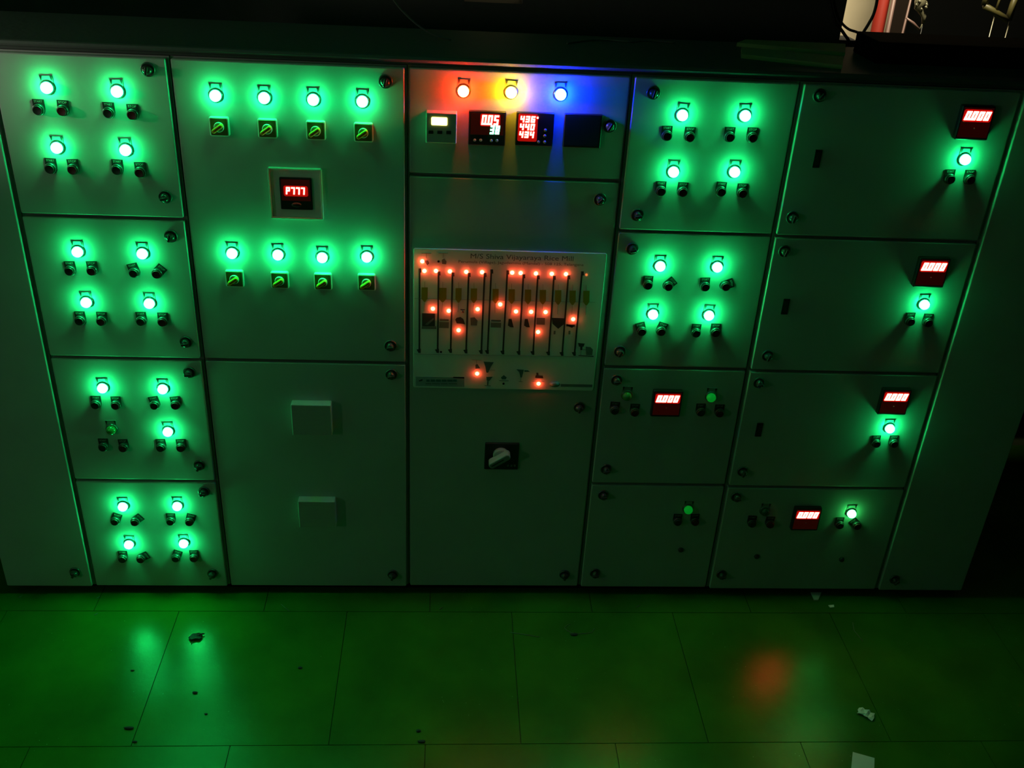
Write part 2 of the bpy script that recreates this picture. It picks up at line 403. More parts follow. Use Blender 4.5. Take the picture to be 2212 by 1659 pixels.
# lower raised boxes
for (q0, q1) in (((627.5, 874.5), (717.5, 942)), ((643, 1083.5), (726, 1140))):
    yy = .030; a = at(q0[0], q0[1], OFF[2]-yy); c = at(q1[0], q1[1], OFF[2]-yy)
    wx, hz = (c.x-a.x)/2, (a.z-c.z)/2
    b = MB(); b.bbox(-wx, wx, -yy, 0, -hz, hz, 'paint', .0025, .003)
    for k in range(5): b.box(-wx*.7, wx*.7, -yy-.0004, -yy+.002, -hz*.6+k*hz*.3, -hz*.6+k*hz*.3+.0004, 'paint')
    b.build('vent_box', CUB[2], ((a.x+c.x)/2-CUB[2].location.x, OFF[2], (a.z+c.z)/2))
# column 3
pilot(3, 1001, 199.3, 'lit_red'); pilot(3, 1104.5, 202, 'lit_yellow'); pilot(3, 1212, 206.4, 'lit_blue')
for x, y, r_ in ((1318, 274, .5), (1297, 433, .8), (1252, 883, .2), (1220, 1245, .1)): lock(3, x, y, r_)
def device(q0, q1, name, m, depth):
    a = at(q0[0], q0[1], -depth); c = at(q1[0], q1[1], -depth); wx, hz = (c.x-a.x)/2, (a.z-c.z)/2
    b = MB(); b.bbox(-wx, wx, -depth, 0, -hz, hz, m, .003, .003)
    o = b.build(name, CUB[3], ((a.x+c.x)/2-CUB[3].location.x, 0, (a.z+c.z)/2)); return o, wx, hz
def on_dev(o, px, py, depth):
    p = at(px, py, -depth); return p.x-CUB[3].location.x-o.location.x, p.z-o.location.z
o, wx, hz = device((920, 243), (986, 311), 'energy_meter', 'pale', .030)
x, z = on_dev(o, 949, 262, .030)
b = MB(); b.bbox(x-.0215, x+.0215, -.0312, -.0295, z-.0108, z+.0108, 'lcd', .0006, .003); b.build('display', o)
for q in ((930.5, 285), (949.8, 285.4), (969.3, 286)):
    x, z = on_dev(o, q[0], q[1], .030); b = MB(); b.bbox(x-.0068, x+.0068, -.0322, -.0295, z-.0048, z+.0048, 'black', .001, .001); b.build('key_button', o)
o, wx, hz = device((1013, 239), (1090.5, 316), 'temperature_controller', 'black', .010)
b = MB(); b.box(-wx+.006, wx-.006, -.0108, -.0098, -hz+.030, hz-.006, 'window_dark'); b.build('face', o)
x, z = on_dev(o, 1059, 259.3, .011); b = MB(); b.bbox(x-.0275, x+.0275, -.0114, -.0104, z-.0175, z+.0165, 'window_red', .0004, .005); b.build('display_window', o)
b = MB(); digits(b, '0.05', .050, .027, x, z, -.0114, 'digit_red', .38, .1); b.build('digits', o)
x, z = on_dev(o, 1069, 280.5, .011); b = MB(); digits(b, '38', .029, .024, x, z, -.0116, 'digit_green', .42, .1); b.build('digits', o)
for q in ((1025.5, 303), (1038.5, 303), (1061.3, 304), (1073.5, 304)):
    x, z = on_dev(o, q[0], q[1], .012); b = MB(); b.lathe([(.0040, -.010), (.0040, -.0115), (.0003, -.0122)], 'legend', 14, cx=x, cz=z); b.build('key_button', o)
o, wx, hz = device((1116, 242), (1193.5, 317), 'voltmeter', 'black', .010)
x, z = on_dev(o, 1140, 274.5, .011); b = MB(); b.bbox(x-.027, x+.027, -.0112, -.0102, z-.040, z+.036, 'window_red', .0004, .005); b.build('display_window', o)
b = MB()
for k, (t_, dx) in enumerate((('436', 0), ('440', -.0005), ('434', -.001))): digits(b, t_, .044, .0180, x+dx-.001, z+.0215-k*.0212, -.0112, 'digit_red', .36, .1)
b.box(x+.0235, x+.028, -.0124, -.0110, z+.024, z+.029, 'digit_red')
b.build('digits', o)
for q in ((1178, 281.5), (1177, 294), (1163.5, 307), (1176.5, 307)):
    x, z = on_dev(o, q[0], q[1], .012); b = MB(); b.lathe([(.0042, -.010), (.0042, -.0115), (.0003, -.0122)], 'legend', 14, cx=x, cz=z); b.build('key_button', o)
o, wx, hz = device((1220.5, 246), (1296, 321), 'blank_meter', 'black', .012)
b = MB(); b.box(-wx+.006, wx-.006, -.0126, -.0118, -hz+.006, hz-.006, 'cap_dark'); b.build('face', o)
# main rotary switch
b = MB(); a = at(1048, 958, -.008); c = at(1118.5, 1015, -.008); wx, hz = (c.x-a.x)/2, (a.z-c.z)/2
b.bbox(-wx, wx, -.008, 0, -hz, hz, 'black', .002, .003)
for k in range(3): b.box(wx*(.35+.2*k), wx*(.35+.2*k)+.006, -.0086, -.0078, -hz*.75, -hz*.60, 'ink_soft')
o = b.build('main_switch', CUB[3], ((a.x+c.x)/2-CUB[3].location.x, 0, (a.z+c.z)/2))
b = MB(); b.lathe([(.026, -.008), (.026, -.022), (.023, -.025), (.0005, -.025)], 'legend', 32, cx=-.003, cz=.010)
hb = MB(); hb.bbox(-.042, .036, -.052, -.022, -.0115, .0115, 'legend', .004, .010)
hb.box(-.034, .012, -.0524, -.0518, -.0018, .0018, 'black')
b.build('switch_hub', o); link('switch_handle', hb.mesh('switch_handle'), o, (-.006, 0, .010), -.60)

# mimic board: z = zoomed pixel coordinates of the reference crop
def zp(zx, zy): return (870+zx/4.809, 520+zy/4.809)
BT = .004
bc = at(*zp(1083, 810), -BT); B0 = Vector((CUB[3].location.x+.0, 0, 0))
bcx, bcz = .3043, 1.0785
def bl(zx, zy):
    p = at(*zp(zx, zy), -BT); return (p.x-bcx, p.z-bcz)
b = MB(); b.bbox(-.2865, .2855, -BT, 0, -.2330, .2345, 'board', .0015, .006)
Y0, Y1 = -BT-.0004, -BT+.0002
def ln(p, q, w, m):
    a = Vector(bl(*p)); c = Vector(bl(*q)); d = (c-a).normalized(); n = Vector((-d.y, d.x))*w/2
    b.prism([tuple(a+n), tuple(c+n), tuple(c-n), tuple(a-n)], Y0, Y1, m)
def pg(pts, m, y=0): b.prism([bl(*p) for p in pts], Y0-y, Y1, m)
EL = [((175, 300), (172, 1160)), ((372, 330), (362, 1160)), ((517, 340), (497, 1160)), ((685, 345), (657, 1165)), ((850, 345), (815, 1170)), ((920, 310), (880, 1170)),
      ((1087, 320), (1040, 1175)), ((1253, 360), (1207, 1180)), ((1403, 370), (1353, 1180)), ((1570, 375), (1515, 1185)), ((1720, 370), (1655, 1190)), ((1862, 330), (1783, 1190))]
for p, q in EL:
    ln(p, q, .0052, 'ink'); x, y = q
    pg([(x-28, y-30), (x+14, y-38), (x+14, y+5), (x-8, y+5)], 'ink', .0001)
    x, y = p; pg([(x-10, y-12), (x+18, y-12), (x+20, y+30), (x-10, y+30)], 'ink', .0001)
for k, (cx_, w_) in enumerate(((228, 64), (415, 80), (580, 64), (740, 66), (965, 64), (1132, 66), (1302, 66), (1456, 66), (1615, 66), (1765, 66), (1908, 66))):
    y0 = 485+(cx_-228)*.021; h = w_/2
    pg([(cx_-h, y0), (cx_+h, y0), (cx_+h-2, y0+115), (cx_+6, y0+150), (cx_-8, y0+150), (cx_-h-2, y0+115)], 'ink_olive')
    ln((cx_, y0-60), (cx_, y0), .0008, 'ink_soft'); ln((cx_-3, y0+150), (cx_-8, y0+250), .0008, 'ink_soft')
ln((120, 600), (2000, 640), .0006, 'ink_soft'); ln((120, 1176), (1985, 1205), .0008, 'ink_soft')
pg([(200, 752), (335, 757), (335, 888), (200, 885)], 'ink'); pg([(230, 870), (320, 800), (322, 820), (260, 875)], 'ink_soft', .0003)
pg([(200, 885), (350, 890), (350, 918), (195, 915)], 'ink_soft')
for (x0, y0, x1, y1) in ((385, 812, 478, 832), (380, 842, 480, 905), (920, 820, 1020, 838), (915, 850, 1022, 900), (1390, 800, 1478, 870), (1700, 868, 1790, 890)): pg([(x0, y0), (x1, y0+3), (x1-2, y1+3), (x0-2, y1)], 'ink_soft')
pg([(545, 820), (560, 800), (600, 792), (630, 815), (648, 868), (610, 862), (560, 858)], 'ink'); pg([(597, 710), (650, 714), (640, 722), (600, 720)], 'ink')
pg([(702, 800), (745, 795), (778, 830), (770, 880), (705, 878)], 'ink_soft')
for cx_ in (1120, 1288): pg([(cx_-20, 812), (cx_+10, 812), (cx_+32, 900), (cx_-2, 898), (cx_-28, 880)], 'ink'); 
pg([(1548, 800), (1680, 806), (1672, 868), (1615, 915), (1555, 862)], 'ink'); pg([(1700, 865), (1785, 880), (1760, 905), (1705, 885)], 'ink')
for cx_ in (1578, 1732): pg([(cx_-10, 935), (cx_+10, 935), (cx_+8, 972), (cx_-12, 972)], 'ink_soft')
pg([(1820, 1062), (1890, 1068), (1878, 1100), (1830, 1100)], 'ink'); pg([(1843, 1100), (1868, 1100), (1864, 1135), (1845, 1135)], 'ink'); ln((1852, 1130), (1850, 1190), .001, 'ink')
pg([(1900, 1100), (1950, 1105), (1975, 1130), (1968, 1190), (1905, 1188)], 'ink_soft'); ln((1825, 1192), (1982, 1200), .0022, 'ink'); ln((1862, 1132), (1905, 1134), .001, 'ink')
for (x, y) in ((245, 130), (420, 128), (768, 1237)):
    ln((x-50, y), (x+50, y+3), .0012, 'ink_soft'); ln((x, y), (x, y+48), .0009, 'ink_soft')
pg([(405, 200), (430, 185), (455, 215), (450, 245), (410, 240)], 'ink_soft'); pg([(215, 205), (262, 205), (275, 235), (255, 255)], 'ink_soft')
pg([(755, 1290), (775, 1280), (805, 1325), (755, 1330)], 'ink_teal')
pg([(840, 1256), (945, 1262), (915, 1310), (888, 1370), (868, 1370), (858, 1310)], 'ink_teal'); pg([(868, 1415), (935, 1412), (900, 1455), (872, 1450)], 'ink_teal')
ln((885, 1450), (882, 1500), .004, 'ink_teal'); ln((850, 1504), (915, 1508), .0018, 'ink_teal'); ln((905, 1345), (960, 1345), .0008, 'ink_soft')
pg([(1020, 1420), (1050, 1395), (1080, 1420), (1070, 1440), (1030, 1440)], 'ink_teal'); ln((1002, 1452), (1100, 1455), .0018, 'ink_teal')
pg([(1180, 1335), (1258, 1340), (1238, 1420), (1222, 1420), (1210, 1365)], 'ink_teal'); pg([(1262, 1345), (1300, 1345), (1322, 1362), (1265, 1362)], 'ink_teal'); ln((1228, 1420), (1225, 1462), .001, 'ink_teal'); ln((1205, 1464), (1245, 1465), .0012, 'ink_teal')
pg([(1380, 1398), (1455, 1402), (1460, 1430), (1375, 1425)], 'ink'); pg([(1388, 1370), (1408, 1372), (1410, 1398), (1388, 1398)], 'ink'); ln((1340, 1462), (1475, 1465), .0008, 'ink_soft')
pg([(135, 1410), (640, 1418), (640, 1518), (135, 1508)], 'ink_band'); pg([(525, 1412), (640, 1416), (640, 1432), (525, 1426)], 'ink_teal')
for (xx, ww_) in ((245, 34), (290, 46), (345, 52), (405, 50), (462, 56), (522, 40)): pg([(xx, 1440), (xx+ww_, 1441), (xx+ww_, 1464), (xx, 1463)], 'ink_teal', .0003)
for (xx, ww_) in ((235, 60), (305, 80), (395, 70), (475, 90)): pg([(xx, 1478), (xx+ww_, 1479), (xx+ww_, 1490), (xx, 1489)], 'ink_soft', .0003)
pg([(165, 1452), (205, 1435), (205, 1455), (170, 1462)], 'ink', .0003)
c = bl(1578, 1490); b.lathe([(.0175, Y1), (.0175, Y0), (.0003, Y0)], 'ink_soft', 28, cx=c[0], cz=c[1], sz=.62); b.lathe([(.014, Y1), (.014, Y0-.0003), (.0003, Y0-.0003)], 'ink_band', 28, cx=c[0], cz=c[1], sz=.55)
pg([(1642, 1488), (1970, 1494), (1968, 1522), (1640, 1516)], 'ink_soft')
c = bl(1241, 172); b.text('M/S Shiva Vijayaraya Rice Mill', .305, .0150, c[0], c[1], Y0, 'ink_text')
c = bl(1232, 232); b.text('Perumula (Village), Jagudemma (Mandal) - 508 125, Telangana', .372, .0082, c[0], c[1], Y0, 'ink_text')
for (x, y) in ((372, 215), (397, 1155), (1047, 1485)):
    c = bl(x, y); b.lathe([(.0035, Y1), (.0035, Y0-.0004), (.0003, Y0-.0004)], 'rubber', 14, cx=c[0], cz=c[1])
BD = b.build('mimic_board', CUB[3], (bcx-CUB[3].location.x, 0, bcz))
BD['label'] = 'white printed process board with rows of red lights'
def led_mesh(m, r):
    q = MB(); q.lathe([(r*1.25, -BT), (r*1.25, -BT-.0015), (r, -BT-.0018), (r*.97, -BT-.0042), (r*.72, -BT-.0062), (r*.3, -BT-.0070)], m, 18); return q.mesh('indicator_light')
L1, L2 = led_mesh('led', .0045), led_mesh('led_dim', .0030)
for (x, y) in ((203, 220), (225, 320), (345, 320), (490, 325), (660, 330), (825, 333), (1138, 338), (1226, 342), (1385, 347), (1550, 350), (1697, 353), (313, 713), (478, 735), (778, 718),
               (1013, 668), (1177, 742), (1335, 746), (1485, 748), (1772, 822), (580, 937), (1407, 955), (773, 1388), (1412, 1492)):
    p = at(*zp(x, y), -BT-.005); link('indicator_light', L1, BD, (p.x-bcx, 0, p.z-bcz))
p = at(*zp(1910, 358), -BT-.004); link('indicator_light', L2, BD, (p.x-bcx, 0, p.z-bcz))
p = at(*zp(622, 742), -BT-.003); q = MB(); q.lathe([(.0045, -BT), (.0042, -BT-.002), (.0004, -BT-.003)], 'ring', 16); q.build('screw', BD, (p.x-bcx, 0, p.z-bcz))

# column 4
for x, y in ((1475.9, 251.4), (1612, 252.6), (1456.6, 374.3), (1589, 374.3), (1427.7, 578.5), (1551.3, 580.5), (1412, 682.9), (1533.3, 685)): pilot(4, x, y, 'lit_green')
pilot(4, 1355.7, 859.6, 'off_green'); pilot(4, 1538, 862.3, 'dim_green'); pilot(4, 1488.3, 1105.3, 'dim_green')
pairs(4, [(1442, 295.5), (1491.5, 298), (1577.8, 298), (1627, 299), (1428.8, 415), (1475.8, 417), (1559, 416), (1605, 419.5), (1400.7, 618.3), (1444.7, 621, .8), (1524.6, 622), (1568.7, 621, 1.2),
          (1387.3, 718.5, -.3), (1429.3, 718.5, .3), (1505, 721.8), (1547, 721), (1328.6, 889.4), (1372, 893.5), (1514.9, 893), (1555.6, 895), (1464.9, 1130.4), (1502.7, 1130.4)])
for x, y, r_ in ((1413, 202, .2), (1378, 467, 1.4), (1367, 540, 1.4), (1340, 762, .4), (1333, 824, 1.4), (1310, 1017, 1.4), (1304, 1073, 1.5), (1286, 1242, 1.5)): lock(4, x, y, r_)
def meter(i, px, py, dim=False):
    p = cub_at(i, px, py, .018); p.z -= .021
    o = link('panel_meter', ME_MET, CUB[i], p); link('display_window', ME_WIN, o); link('digits', ME_DIG, o); link('reset_button', ME_DOT, o)
meter(4, 1442.7, 861.8)
link('hole_plug', ME_PLUG, CUB[4], cub_at(4, 1471, 1189, .004))
# column 5
for q in ((2112.3, 250.5), (2017.8, 576.5), (1936.6, 858), (1745.4, 1113)): meter(5, *q)
pilot(5, 2088.7, 347.2, 'lit_green'); pilot(5, 2000, 661.4, 'lit_green'); pilot(5, 1925, 929.8, 'lit_green'); pilot(5, 1842.1, 1113.9, 'low_green'); pilot(5, 1655, 1110, 'off_dark')
pairs(5, [(2055, 389), (2098, 390), (1968.6, 697), (2007, 699.5), (1894.8, 961.2), (1933, 961.2), (1815.5, 1137.4), (1853, 1139, -.8), (1625.8, 1134.2), (1665, 1135.8)])
for q in ((1635.2, 1203.2), (1818.6, 1209.5)): link('hole_plug', ME_PLUG, CUB[5], cub_at(5, *q, .004))
for q in ((1766, 343.4), (1697, 662.9), (1640, 929)):
    b = MB(); b.bbox(-.0105, .0105, -.003, 0, -.026, .026, 'black', .001, .002); b.box(-.006, .006, -.0034, -.0028, -.018, .018, 'cap_dark'); b.build('slot_plate', CUB[5], cub_at(5, *q, .003))
for x, y, r_ in ((1773, 208, .6), (1714, 472, .2), (1697, 545, .3), (1660, 771, .3), (1641, 830, 1.4), (1606, 1022, .3), (1592, 1077, 1.5), (1560, 1245, 1.4)): lock(5, x, y, r_)
lock(6, 1935, 1256, .7)

# top cover and base channel
b = MB()
pr = [(.010, 1.8310), (.006, 1.8375), (.0015, 1.841), (.000, 1.846), (.003, 1.8525), (.010, 1.8545), (.10, 1.8548), (DEPTH+.01, 1.8548), (DEPTH+.01, 1.8310)]
x0, x1 = XS[0]-.004, XS[7]+.004; n = len(pr)
b.add([(x0, y, z) for y, z in pr]+[(x1, y, z) for y, z in pr], [tuple(range(n)), tuple(reversed(range(n, 2*n)))]+[(i, (i+1) % n, n+(i+1) % n, n+i) for i in range(n)], 'top')
o = b.build('top_cover'); tag(o, 'long dark steel cover with a rounded front lip along the top of the switchboard', 'cover')
b = MB(); b.box(XS[0]+.004, XS[7]-.004, .030, DEPTH-.02, 0, .027, 'rubber')
o = b.build('base_channel'); tag(o, 'long black base channel under all the cubicles, standing on the floor', 'base frame')

# ---------------------------------------------------------------- setting
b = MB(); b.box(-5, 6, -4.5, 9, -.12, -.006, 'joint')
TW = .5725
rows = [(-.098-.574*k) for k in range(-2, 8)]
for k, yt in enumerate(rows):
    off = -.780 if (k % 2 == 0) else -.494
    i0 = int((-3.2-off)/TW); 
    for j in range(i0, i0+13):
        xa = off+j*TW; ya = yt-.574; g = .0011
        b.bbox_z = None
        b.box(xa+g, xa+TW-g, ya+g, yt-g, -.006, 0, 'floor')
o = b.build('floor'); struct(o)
b = MB(); Yw = 1.6
a = at(1808, 86, Yw); zs = a.z
l0, l1 = at(1003, 3, Yw), at(1129, 3, Yw)
xj = at(1822, 40, Yw).x
for (x0, x1, z0, z1) in ((-4, l0.x, 0, 3.2), (l0.x, l1.x, 0, l0.z), (l0.x, l1.x, l0.z+.30, 3.2), (l1.x, xj, 0, 3.2), (xj, at(1852, 80, Yw).x, 0, zs), (at(1852, 80, Yw).x, 3.6, 0, zs-.10), (xj, 3.6, zs+1.0, 3.2), (3.6, 5.5, 0, 3.2)):
    b.box(x0, x1, Yw, Yw+.12, z0, z1, 'wall')
struct(b.build('wall_back'))
b = MB(); b.box(-3.3, -3.2, -4.1, 1.59, 0, 2.9, 'bounce_wall'); struct(b.build('bounce_wall_left'))  # unseen wall added to return green lamp light
b = MB(); b.box(-3.3, .6, -4.2, -4.1, 0, 2.9, 'bounce_wall'); struct(b.build('bounce_wall_front'))  # unseen bounce wall, cut short to keep the right columns darker
xb = at(1952, 20, 4.6).x
b = MB(); b.box(-2, xb, 4.6, 4.7, 0, 3.4, 'beige'); b.box(xb, 6.5, 4.6, 4.7, 0, 3.4, 'far_black'); struct(b.build('wall_far'))
b = MB(); b.box(-4, 6.5, 1.72, 4.7, 3.4, 3.5, 'wall'); b.box(-3.3, .6, -4.2, 1.6, 2.9, 3.0, 'bounce_wall'); struct(b.build('ceiling'))  # second slab is unseen, added over the front for more green bounce

# things seen through the opening
def stick(name, q0, q1, Y, r, m, label, cat, floor=False, group=None):
    p, q = at(*q0, Y), at(*q1, Y); d = (q-p)
    if floor:                                    # carry the upright down to the floor and up out of view
        q = p+d*((0-p.z)/d.z); p = p-d*.5*abs(.8/d.z)
    b = MB(); b.tube([p, (p+q)/2, q], r, m, 14); o = b.build(name); tag(o, label, cat, group); return o
Yb = 3.0
stick('pipe', (1908, 0), (1893, 75), Yb, .036, 'red_paint', 'thick red upright pipe in front of the beige wall beyond the opening', 'pipe', True)
stick('post', (1931, 0), (1916, 74), 2.9, .0115, 'mauve', 'pinkish steel post just right of the thick red pipe', 'post', True)
stick('post', (1967, 0), (1949, 74), 2.9, .006, 'mauve', 'thinnest pinkish rod at the right edge of the brown panel', 'post', True)
a = at(1936, 20, 3.2); c = at(1966, 20, 3.2)
b = MB(); b.box(a.x-.02, c.x, 3.2, 3.24, 0, 2.6, 'brown'); tag(b.build('panel'), 'dark brown upright panel between the two pinkish posts', 'panel')
# dark cables crossing the bright wall
def cable(pts, Y, r, m, label, name='cable', cat='cable', group=None, pre=(), post=(), onz=None):
    P = [Vector(q) for q in pre]+[(floor_at(x, y, onz) if onz else at(x, y, Y+k*.004)) for k, (x, y) in enumerate(pts)]+[Vector(q) for q in post]
    Q = []
    for k in range(len(P)-1):
        for j in range(6):
            t = j/6; p0 = P[max(k-1, 0)]; p1 = P[k]; p2 = P[k+1]; p3 = P[min(k+2, len(P)-1)]
            Q.append(.5*((2*p1)+(-p0+p2)*t+(2*p0-5*p1+4*p2-p3)*t*t+(-p0+3*p1-3*p2+p3)*t**3))
    Q.append(P[-1]); b = MB(); b.tube(Q, r, m, 8); o = b.build(name); tag(o, label, cat, group); return o
cable([(1796, -150), (1797, -60), (1800, -10), (1807, 28), (1817, 48), (1833, 63), (1854, 71), (1880, 90), (1895, 140), (1900, 260), (1900, 420), (1898, 620), (1890, 760)], 1.51, .0055, 'cable', 'thin black cable sagging across the beige wall, upper of two')
cable([(1782, -150), (1786, -60), (1792, 0), (1803, 44), (1814, 60), (1824, 74), (1836, 95), (1850, 150), (1856, 260), (1858, 420), (1856, 620), (1850, 760)], 1.50, .0065, 'cable', 'thin black cable crossing the lower left corner of the bright opening')
cable([(1905, -200), (1901, -80), (1896, -10), (1888, 28), (1876, 52), (1862, 76), (1850, 110), (1842, 170), (1838, 300), (1836, 460), (1836, 640), (1836, 760), (1836, 860)], 1.54, .0065, 'cable', 'black cable slanting down in front of the red pipe')
# wrapped bundle hanging
pts = [(1990, -12, .026), (1988, 6, .030), (1984, 16, .022), (1990, 26, .014), (1996, 36, .012), (1994, 50, .008)]
b = MB(); P = [at(x, y, 2.6) for x, y, r_ in pts]; b.tube(P, [q[2] for q in pts], 'glassy', 10)
for k in range(9):
    a = k*2.4; p = P[1]+Vector((math.cos(a)*.026, -.012+.01*math.sin(a*2), math.sin(a)*.022)); b.tube([p, p+Vector((.006, -.004, -.008)), p+Vector((.002, -.002, -.018))], [.007, .006, .002], 'glassy', 6)
pass
e0 = at(1994, 50, 2.6); b.tube([e0, e0+Vector((0, 0, -.4)), Vector((e0.x, 2.6, .002))], .0016, 'cable', 6)
p, q = at(1958, 39, 2.6), at(1986, 64, 2.6); b.tube([p, (p+q)/2+Vector((0, 0, .004)), q], [.005, .008, .006], 'mauve', 8)
b.tube([q, at(1990, 58, 2.6), at(1994, 48, 2.6)], .004, 'glassy', 6)
tag(b.build('wrapped_bundle'), 'pale shiny wrapped bundle hanging right of the posts', 'bundle')
# olive frame on two rods
a, c = at(2128, -8, 2.4), at(2190, 40, 2.4)
fr = empty('equipment_stand', ((a.x+c.x)/2, 2.4, 0)); tag(fr, 'olive steel frame on two thin legs at the upper right corner', 'stand')
L = fr.location
b = MB()
P = [at(x, y, 2.4)-L for x, y in ((2126, 12), (2178, 44), (2196, -14), (2140, -30))]
for k in range(4): b.tube([P[k], (P[k]+P[(k+1) % 4])/2, P[(k+1) % 4]], .017, 'olive', 4)
p, q = at(2152, 22, 2.4)-L, at(2166, -20, 2.4)-L; b.tube([p, (p+q)/2, q], .007, 'olive', 4)
b.build('frame', fr)
for q0, q1 in (((2149, 32), (2135, 86)), ((2181, 46), (2168, 93))):
    p, q = at(*q0, 2.4)-L, at(*q1, 2.4)-L; d = q-p; q = p+d*((0-p.z)/d.z); b = MB(); b.tube([p, (p+q)/2, q], .0028, 'glassy', 8); b.build('leg', fr)
# things lying on the switchboard
b = MB(); b.bbox(0, .69, 0, .18, 0, .060, 'rubber', .004, .004)
o = b.build('trunking', None, (1.345, .17, 1.8549)); tag(o, 'long black trunking lying on top of the switchboard at the right', 'trunking')
def top_at(px, py): return floor_at(px, py, 1.866)
for k, (A, Bq, C, D) in enumerate((((1592, 72), (1826, 94), (1826, 113), (1592, 92)), ((1602, 101), (1822, 122), (1820, 141), (1602, 117)))):
    P = [top_at(*q) for q in (A, Bq, C, D)]
    P = [Vector((p.x, min(p.y, DEPTH), p.z)) for p in P]; vs = [(p.x, p.y, 1.866) for p in P]+[(p.x, p.y, 1.8549) for p in P]
    b = MB(); b.add(vs, [(0, 1, 2, 3), (7, 6, 5, 4), (0, 4, 5, 1), (1, 5, 6, 2), (2, 6, 7, 3), (3, 7, 4, 0)], 'wood')
    tag(b.build('batten'), ('flat batten lying on the switchboard top, the one nearer the wall', 'flat batten lying on the switchboard top, the one nearer its front edge')[k], 'batten', 'battens on the switchboard')
cable([(842, -12), (868, 22), (905, 56), (940, 76), (974, 86)], floor_at(974, 86, 1.858).y-.016, .0028, 'cable_grey', 'thin grey cable curving down behind the middle of the switchboard top')
cable([(1225, 94), (1262, 88), (1305, 86), (1360, 90), (1400, 88), (1458, 92)], .4, .003, 'cable_grey', 'thin grey cable lying level on the switchboard top', onz=1.8578)

# ------------------------------------------------------------ floor litter
def on_floor(name, px, py, build, label, cat, group=None, rz=0, z=0):
    p = floor_at(px, py, z); b = MB(); build(b); o = b.build(name, None, (p.x, p.y, z)); o.rotation_euler.z = rz; return tag(o, label, cat, group)
def leaf(b):
    n = 14; vs = []; fs = []
    for i in range(n+1):
        t = i/n; wv = math.sin(PI*t)**.7*.014*(1+.25*math.sin(9*t)); zc = .003+.004*math.sin(PI*t)
        vs += [(-.022+.046*t, wv, zc+.006*(.4+t)), (-.022+.046*t, 0, zc), (-.022+.046*t, -wv, zc+.003)]
    for i in range(n):
        for k in (0, 1): fs.append((3*i+k, 3*i+k+1, 3*i+k+4, 3*i+k+3))
    m = len(vs); vs2 = [(x, y, z-.0008) for x, y, z in vs]
    b.add(vs+vs2, fs+[tuple(m+j for j in reversed(f)) for f in fs], 'leaf')
    b.tube([(-.004, -.010, .004), (-.006, -.020, .003), (-.010, -.028, .001)], .0009, 'leaf', 6)
    b.tube([(.012, .004, .010), (.020, .010, .010), (.028, .012, .006)], .0022, 'leaf', 6)
on_floor('dry_leaf', 422, 1379, leaf, 'curled dark dry leaf on the green-lit floor below the left lamps', 'leaf', rz=.1)
def pebble(r, ax=1.0):
    def f(b):
        rr = random.Random(int(r*1e5)); pr = []
        vs = []; fs = []; n = 10; mR = 6
        for j in range(mR+1):
            a = PI*j/mR
            for i in range(n):
                t = 2*PI*i/n; q = r*(.8+.35*rr.random()); vs.append((ax*q*math.sin(a)*math.cos(t), q*math.sin(a)*math.sin(t)*.7, r*.45+r*.45*math.cos(a)))
        for j in range(mR):
            for i in range(n): fs.append((j*n+i, j*n+(i+1) % n, (j+1)*n+(i+1) % n, (j+1)*n+i))
        b.add(vs, fs, 'pebble', True)
    return f
for (x, y, r_, ax, lb) in ((286, 1449, .0042, 1.4, 'tiny dark grit near the left reflections on the floor'), (421, 1497, .0065, 1.3, 'dark grit crumb below the second pair of reflections'),
                           (278, 1574, .0078, 2.0, 'flattened dark crumb beside the lower left tile joint'), (648, 1443, .0065, 1.2, 'single dark crumb right of the left reflections'),
                           (904, 1580, .0070, 1.1, 'dark crumb, upper of the two near the bottom centre'), (910, 1603, .0078, 1.6, 'dark crumb on the tile joint, lower of the two near the bottom centre'),
                           (1240, 1372, .0090, 1.5, 'black crumb caught in the curled thread on the floor'), (445, 1543, .0045, 1.2, 'tiny grit crumb midway down the left floor tile'), (291, 1603, .005, 1.5, 'faint grit crumb above the front tile joint at left')):
    on_floor('grit', x, y, pebble(r_, ax), lb, 'debris', 'grit crumbs on the floor')
def flatpoly(pix, m, t=.0008, lift=0.0):
    P = [floor_at(*q) for q in pix]; c = sum((p for p in P), Vector())/len(P)
    b = MB(); n = len(P); vs = [(p.x-c.x, p.y-c.y, t+lift*abs(math.sin(3*k))) for k, p in enumerate(P)]+[(p.x-c.x, p.y-c.y, 0) for p in P]
    b.add(vs, [tuple(range(n)), tuple(reversed(range(n, 2*n)))]+[(i, (i+1) % n, n+(i+1) % n, n+i) for i in range(n)], m)
    return b, (c.x, c.y, .0002)
b, l = flatpoly([(1842, 1625), (1889, 1638), (1888, 1672), (1838, 1668)], 'paper', .0012); tag(b.build('paper_card', None, l), 'plain white square card on the floor at the bottom edge', 'card')
def crumple(b):
    n = 7; vs = []; fs = []; rr = random.Random(3)
    for i in range(n):
        for j in range(5):
            u, v = i/(n-1)-.5, j/4-.5
            vs.append((.046*u+.004*rr.uniform(-1, 1), .030*v+.004*rr.uniform(-1, 1), .004+.009*rr.random()*(1-abs(u)*1.2)))
    m = len(vs)
    for i in range(n-1):
        for j in range(4): fs.append((i*5+j, (i+1)*5+j, (i+1)*5+j+1, i*5+j+1))
    b.add(vs+[(x, y, z-.0012) for x, y, z in vs], fs+[tuple(m+k for k in reversed(f)) for f in fs], 'paper')
on_floor('crumpled_paper', 1870, 1544, crumple, 'small crumpled white paper scrap with a dark shadow on the right floor', 'paper scrap', rz=-.62)
b, l = flatpoly([(1751, 1281), (1774, 1281), (1767, 1297), (1758, 1297)], 'paper', .004); tag(b.build('paper_chip', None, l), 'small triangular paper chip lying against the base channel', 'paper scrap')
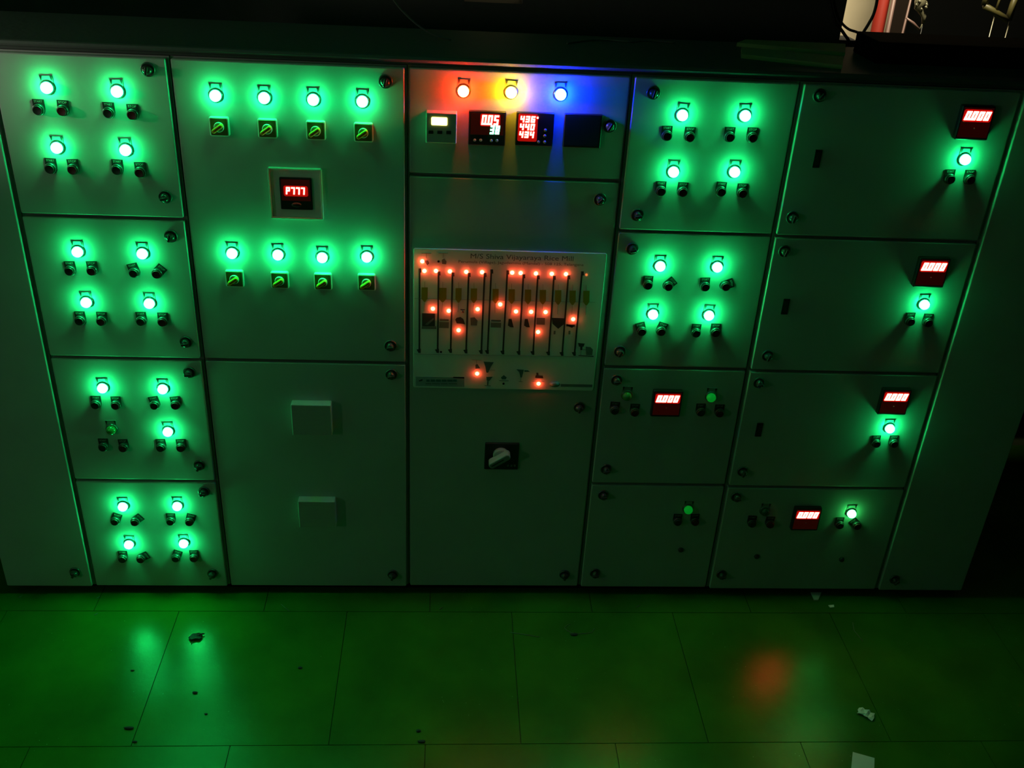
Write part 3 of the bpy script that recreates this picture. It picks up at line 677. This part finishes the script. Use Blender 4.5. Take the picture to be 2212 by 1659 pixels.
b, l = flatpoly([(1789, 1308), (1801, 1307), (1802, 1312), (1793, 1313)], 'paper', .0015); tag(b.build('paper_chip', None, l), 'tiny pale chip just right of the triangular paper chip', 'paper scrap')
def strand(name, pix, r, m, label, cat):
    P = [floor_at(*q, .0015) for q in pix]; c = P[0].copy(); c.z = 0; b = MB(); b.tube([p-c for p in P], r, m, 6); return tag(b.build(name, None, c), label, cat)
strand('thread', [(1233, 1348), (1226, 1350), (1219, 1356), (1225, 1362), (1236, 1367), (1250, 1369), (1266, 1368), (1279, 1366), (1284, 1357)], .0010, 'straw', 'curled pale thread around a black crumb on the floor', 'thread')
strand('twig', [(1102, 1366), (1130, 1370), (1165, 1376)], .0013, 'straw', 'straight pale straw on the floor left of the curled thread', 'straw')
strand('twig', [(607, 1305), (616, 1313), (625, 1320)], .0010, 'straw', 'short pale straw slanting near the base under the wide cubicle', 'straw')
strand('twig', [(1842, 1345), (1845, 1362), (1864, 1385)], .0011, 'straw', 'bent pale straw on the dark right floor', 'straw')
for (x, y, lb) in ((211, 1291, 'pale grain husk on the left floor, nearer the cubicles'), (207, 1327, 'pale grain husk on the left floor, farther from the cubicles'), (44, 1289, 'pale grain husk at the far left below the end cubicle'),
                   (1003, 1276, 'pale grain husk at the foot of the central cubicle'), (1684, 1283, 'pale curled husk left of the triangular paper chip'), (952, 1314, 'pale grain husk on the floor before the central cubicle'), (1378, 1310, 'pale grain husk below the right hand cubicles')):
    strand('grain_husk', [(x-4, y+2), (x, y), (x+5, y-3)], [.0006, .0019, .0005], 'straw', lb, 'grain')['group'] = 'grain husks on the floor'

# ------------------------------------------------------------------ lights
def area(name, loc, target, size, power, col):
    d = bpy.data.lights.new(name, 'AREA'); d.size = size; d.energy = power; d.color = col
    o = bpy.data.objects.new(name, d); COL.objects.link(o); o.location = loc
    o.rotation_euler = (Vector(target)-Vector(loc)).to_track_quat('-Z', 'Y').to_euler(); return o
d = bpy.data.lights.new('left_lamp', 'SPOT'); d.energy = 22; d.color = (1, .97, .8); d.spot_size = math.radians(52); d.spot_blend = 1; d.shadow_soft_size = .06
o = bpy.data.objects.new('left_lamp', d); COL.objects.link(o); o.location = (-2.05, -.5, 1.95)
o.rotation_euler = (Vector((-1.38, 0, 1.93))-o.location).to_track_quat('-Z', 'Y').to_euler()
area('distant_lamp', (-2.8, -2.4, 1.7), (0, 0, 1.1), .12, 1.5, (1, .97, .92))
area('machine_room_lamp', (2.3, 2.0, 2.9), (2.2, 4.6, 1.9), .35, 115, (1, .86, .60))
w = bpy.data.worlds.new('world'); SC.world = w; w.use_nodes = True
w.node_tree.nodes['Background'].inputs['Color'].default_value = (.0006, .0009, .0007, 1)
SC.view_settings.view_transform = 'Standard'; SC.view_settings.look = 'None'
SC.view_settings.exposure = 0; SC.view_settings.gamma = 1; SC.view_settings.use_curve_mapping = False
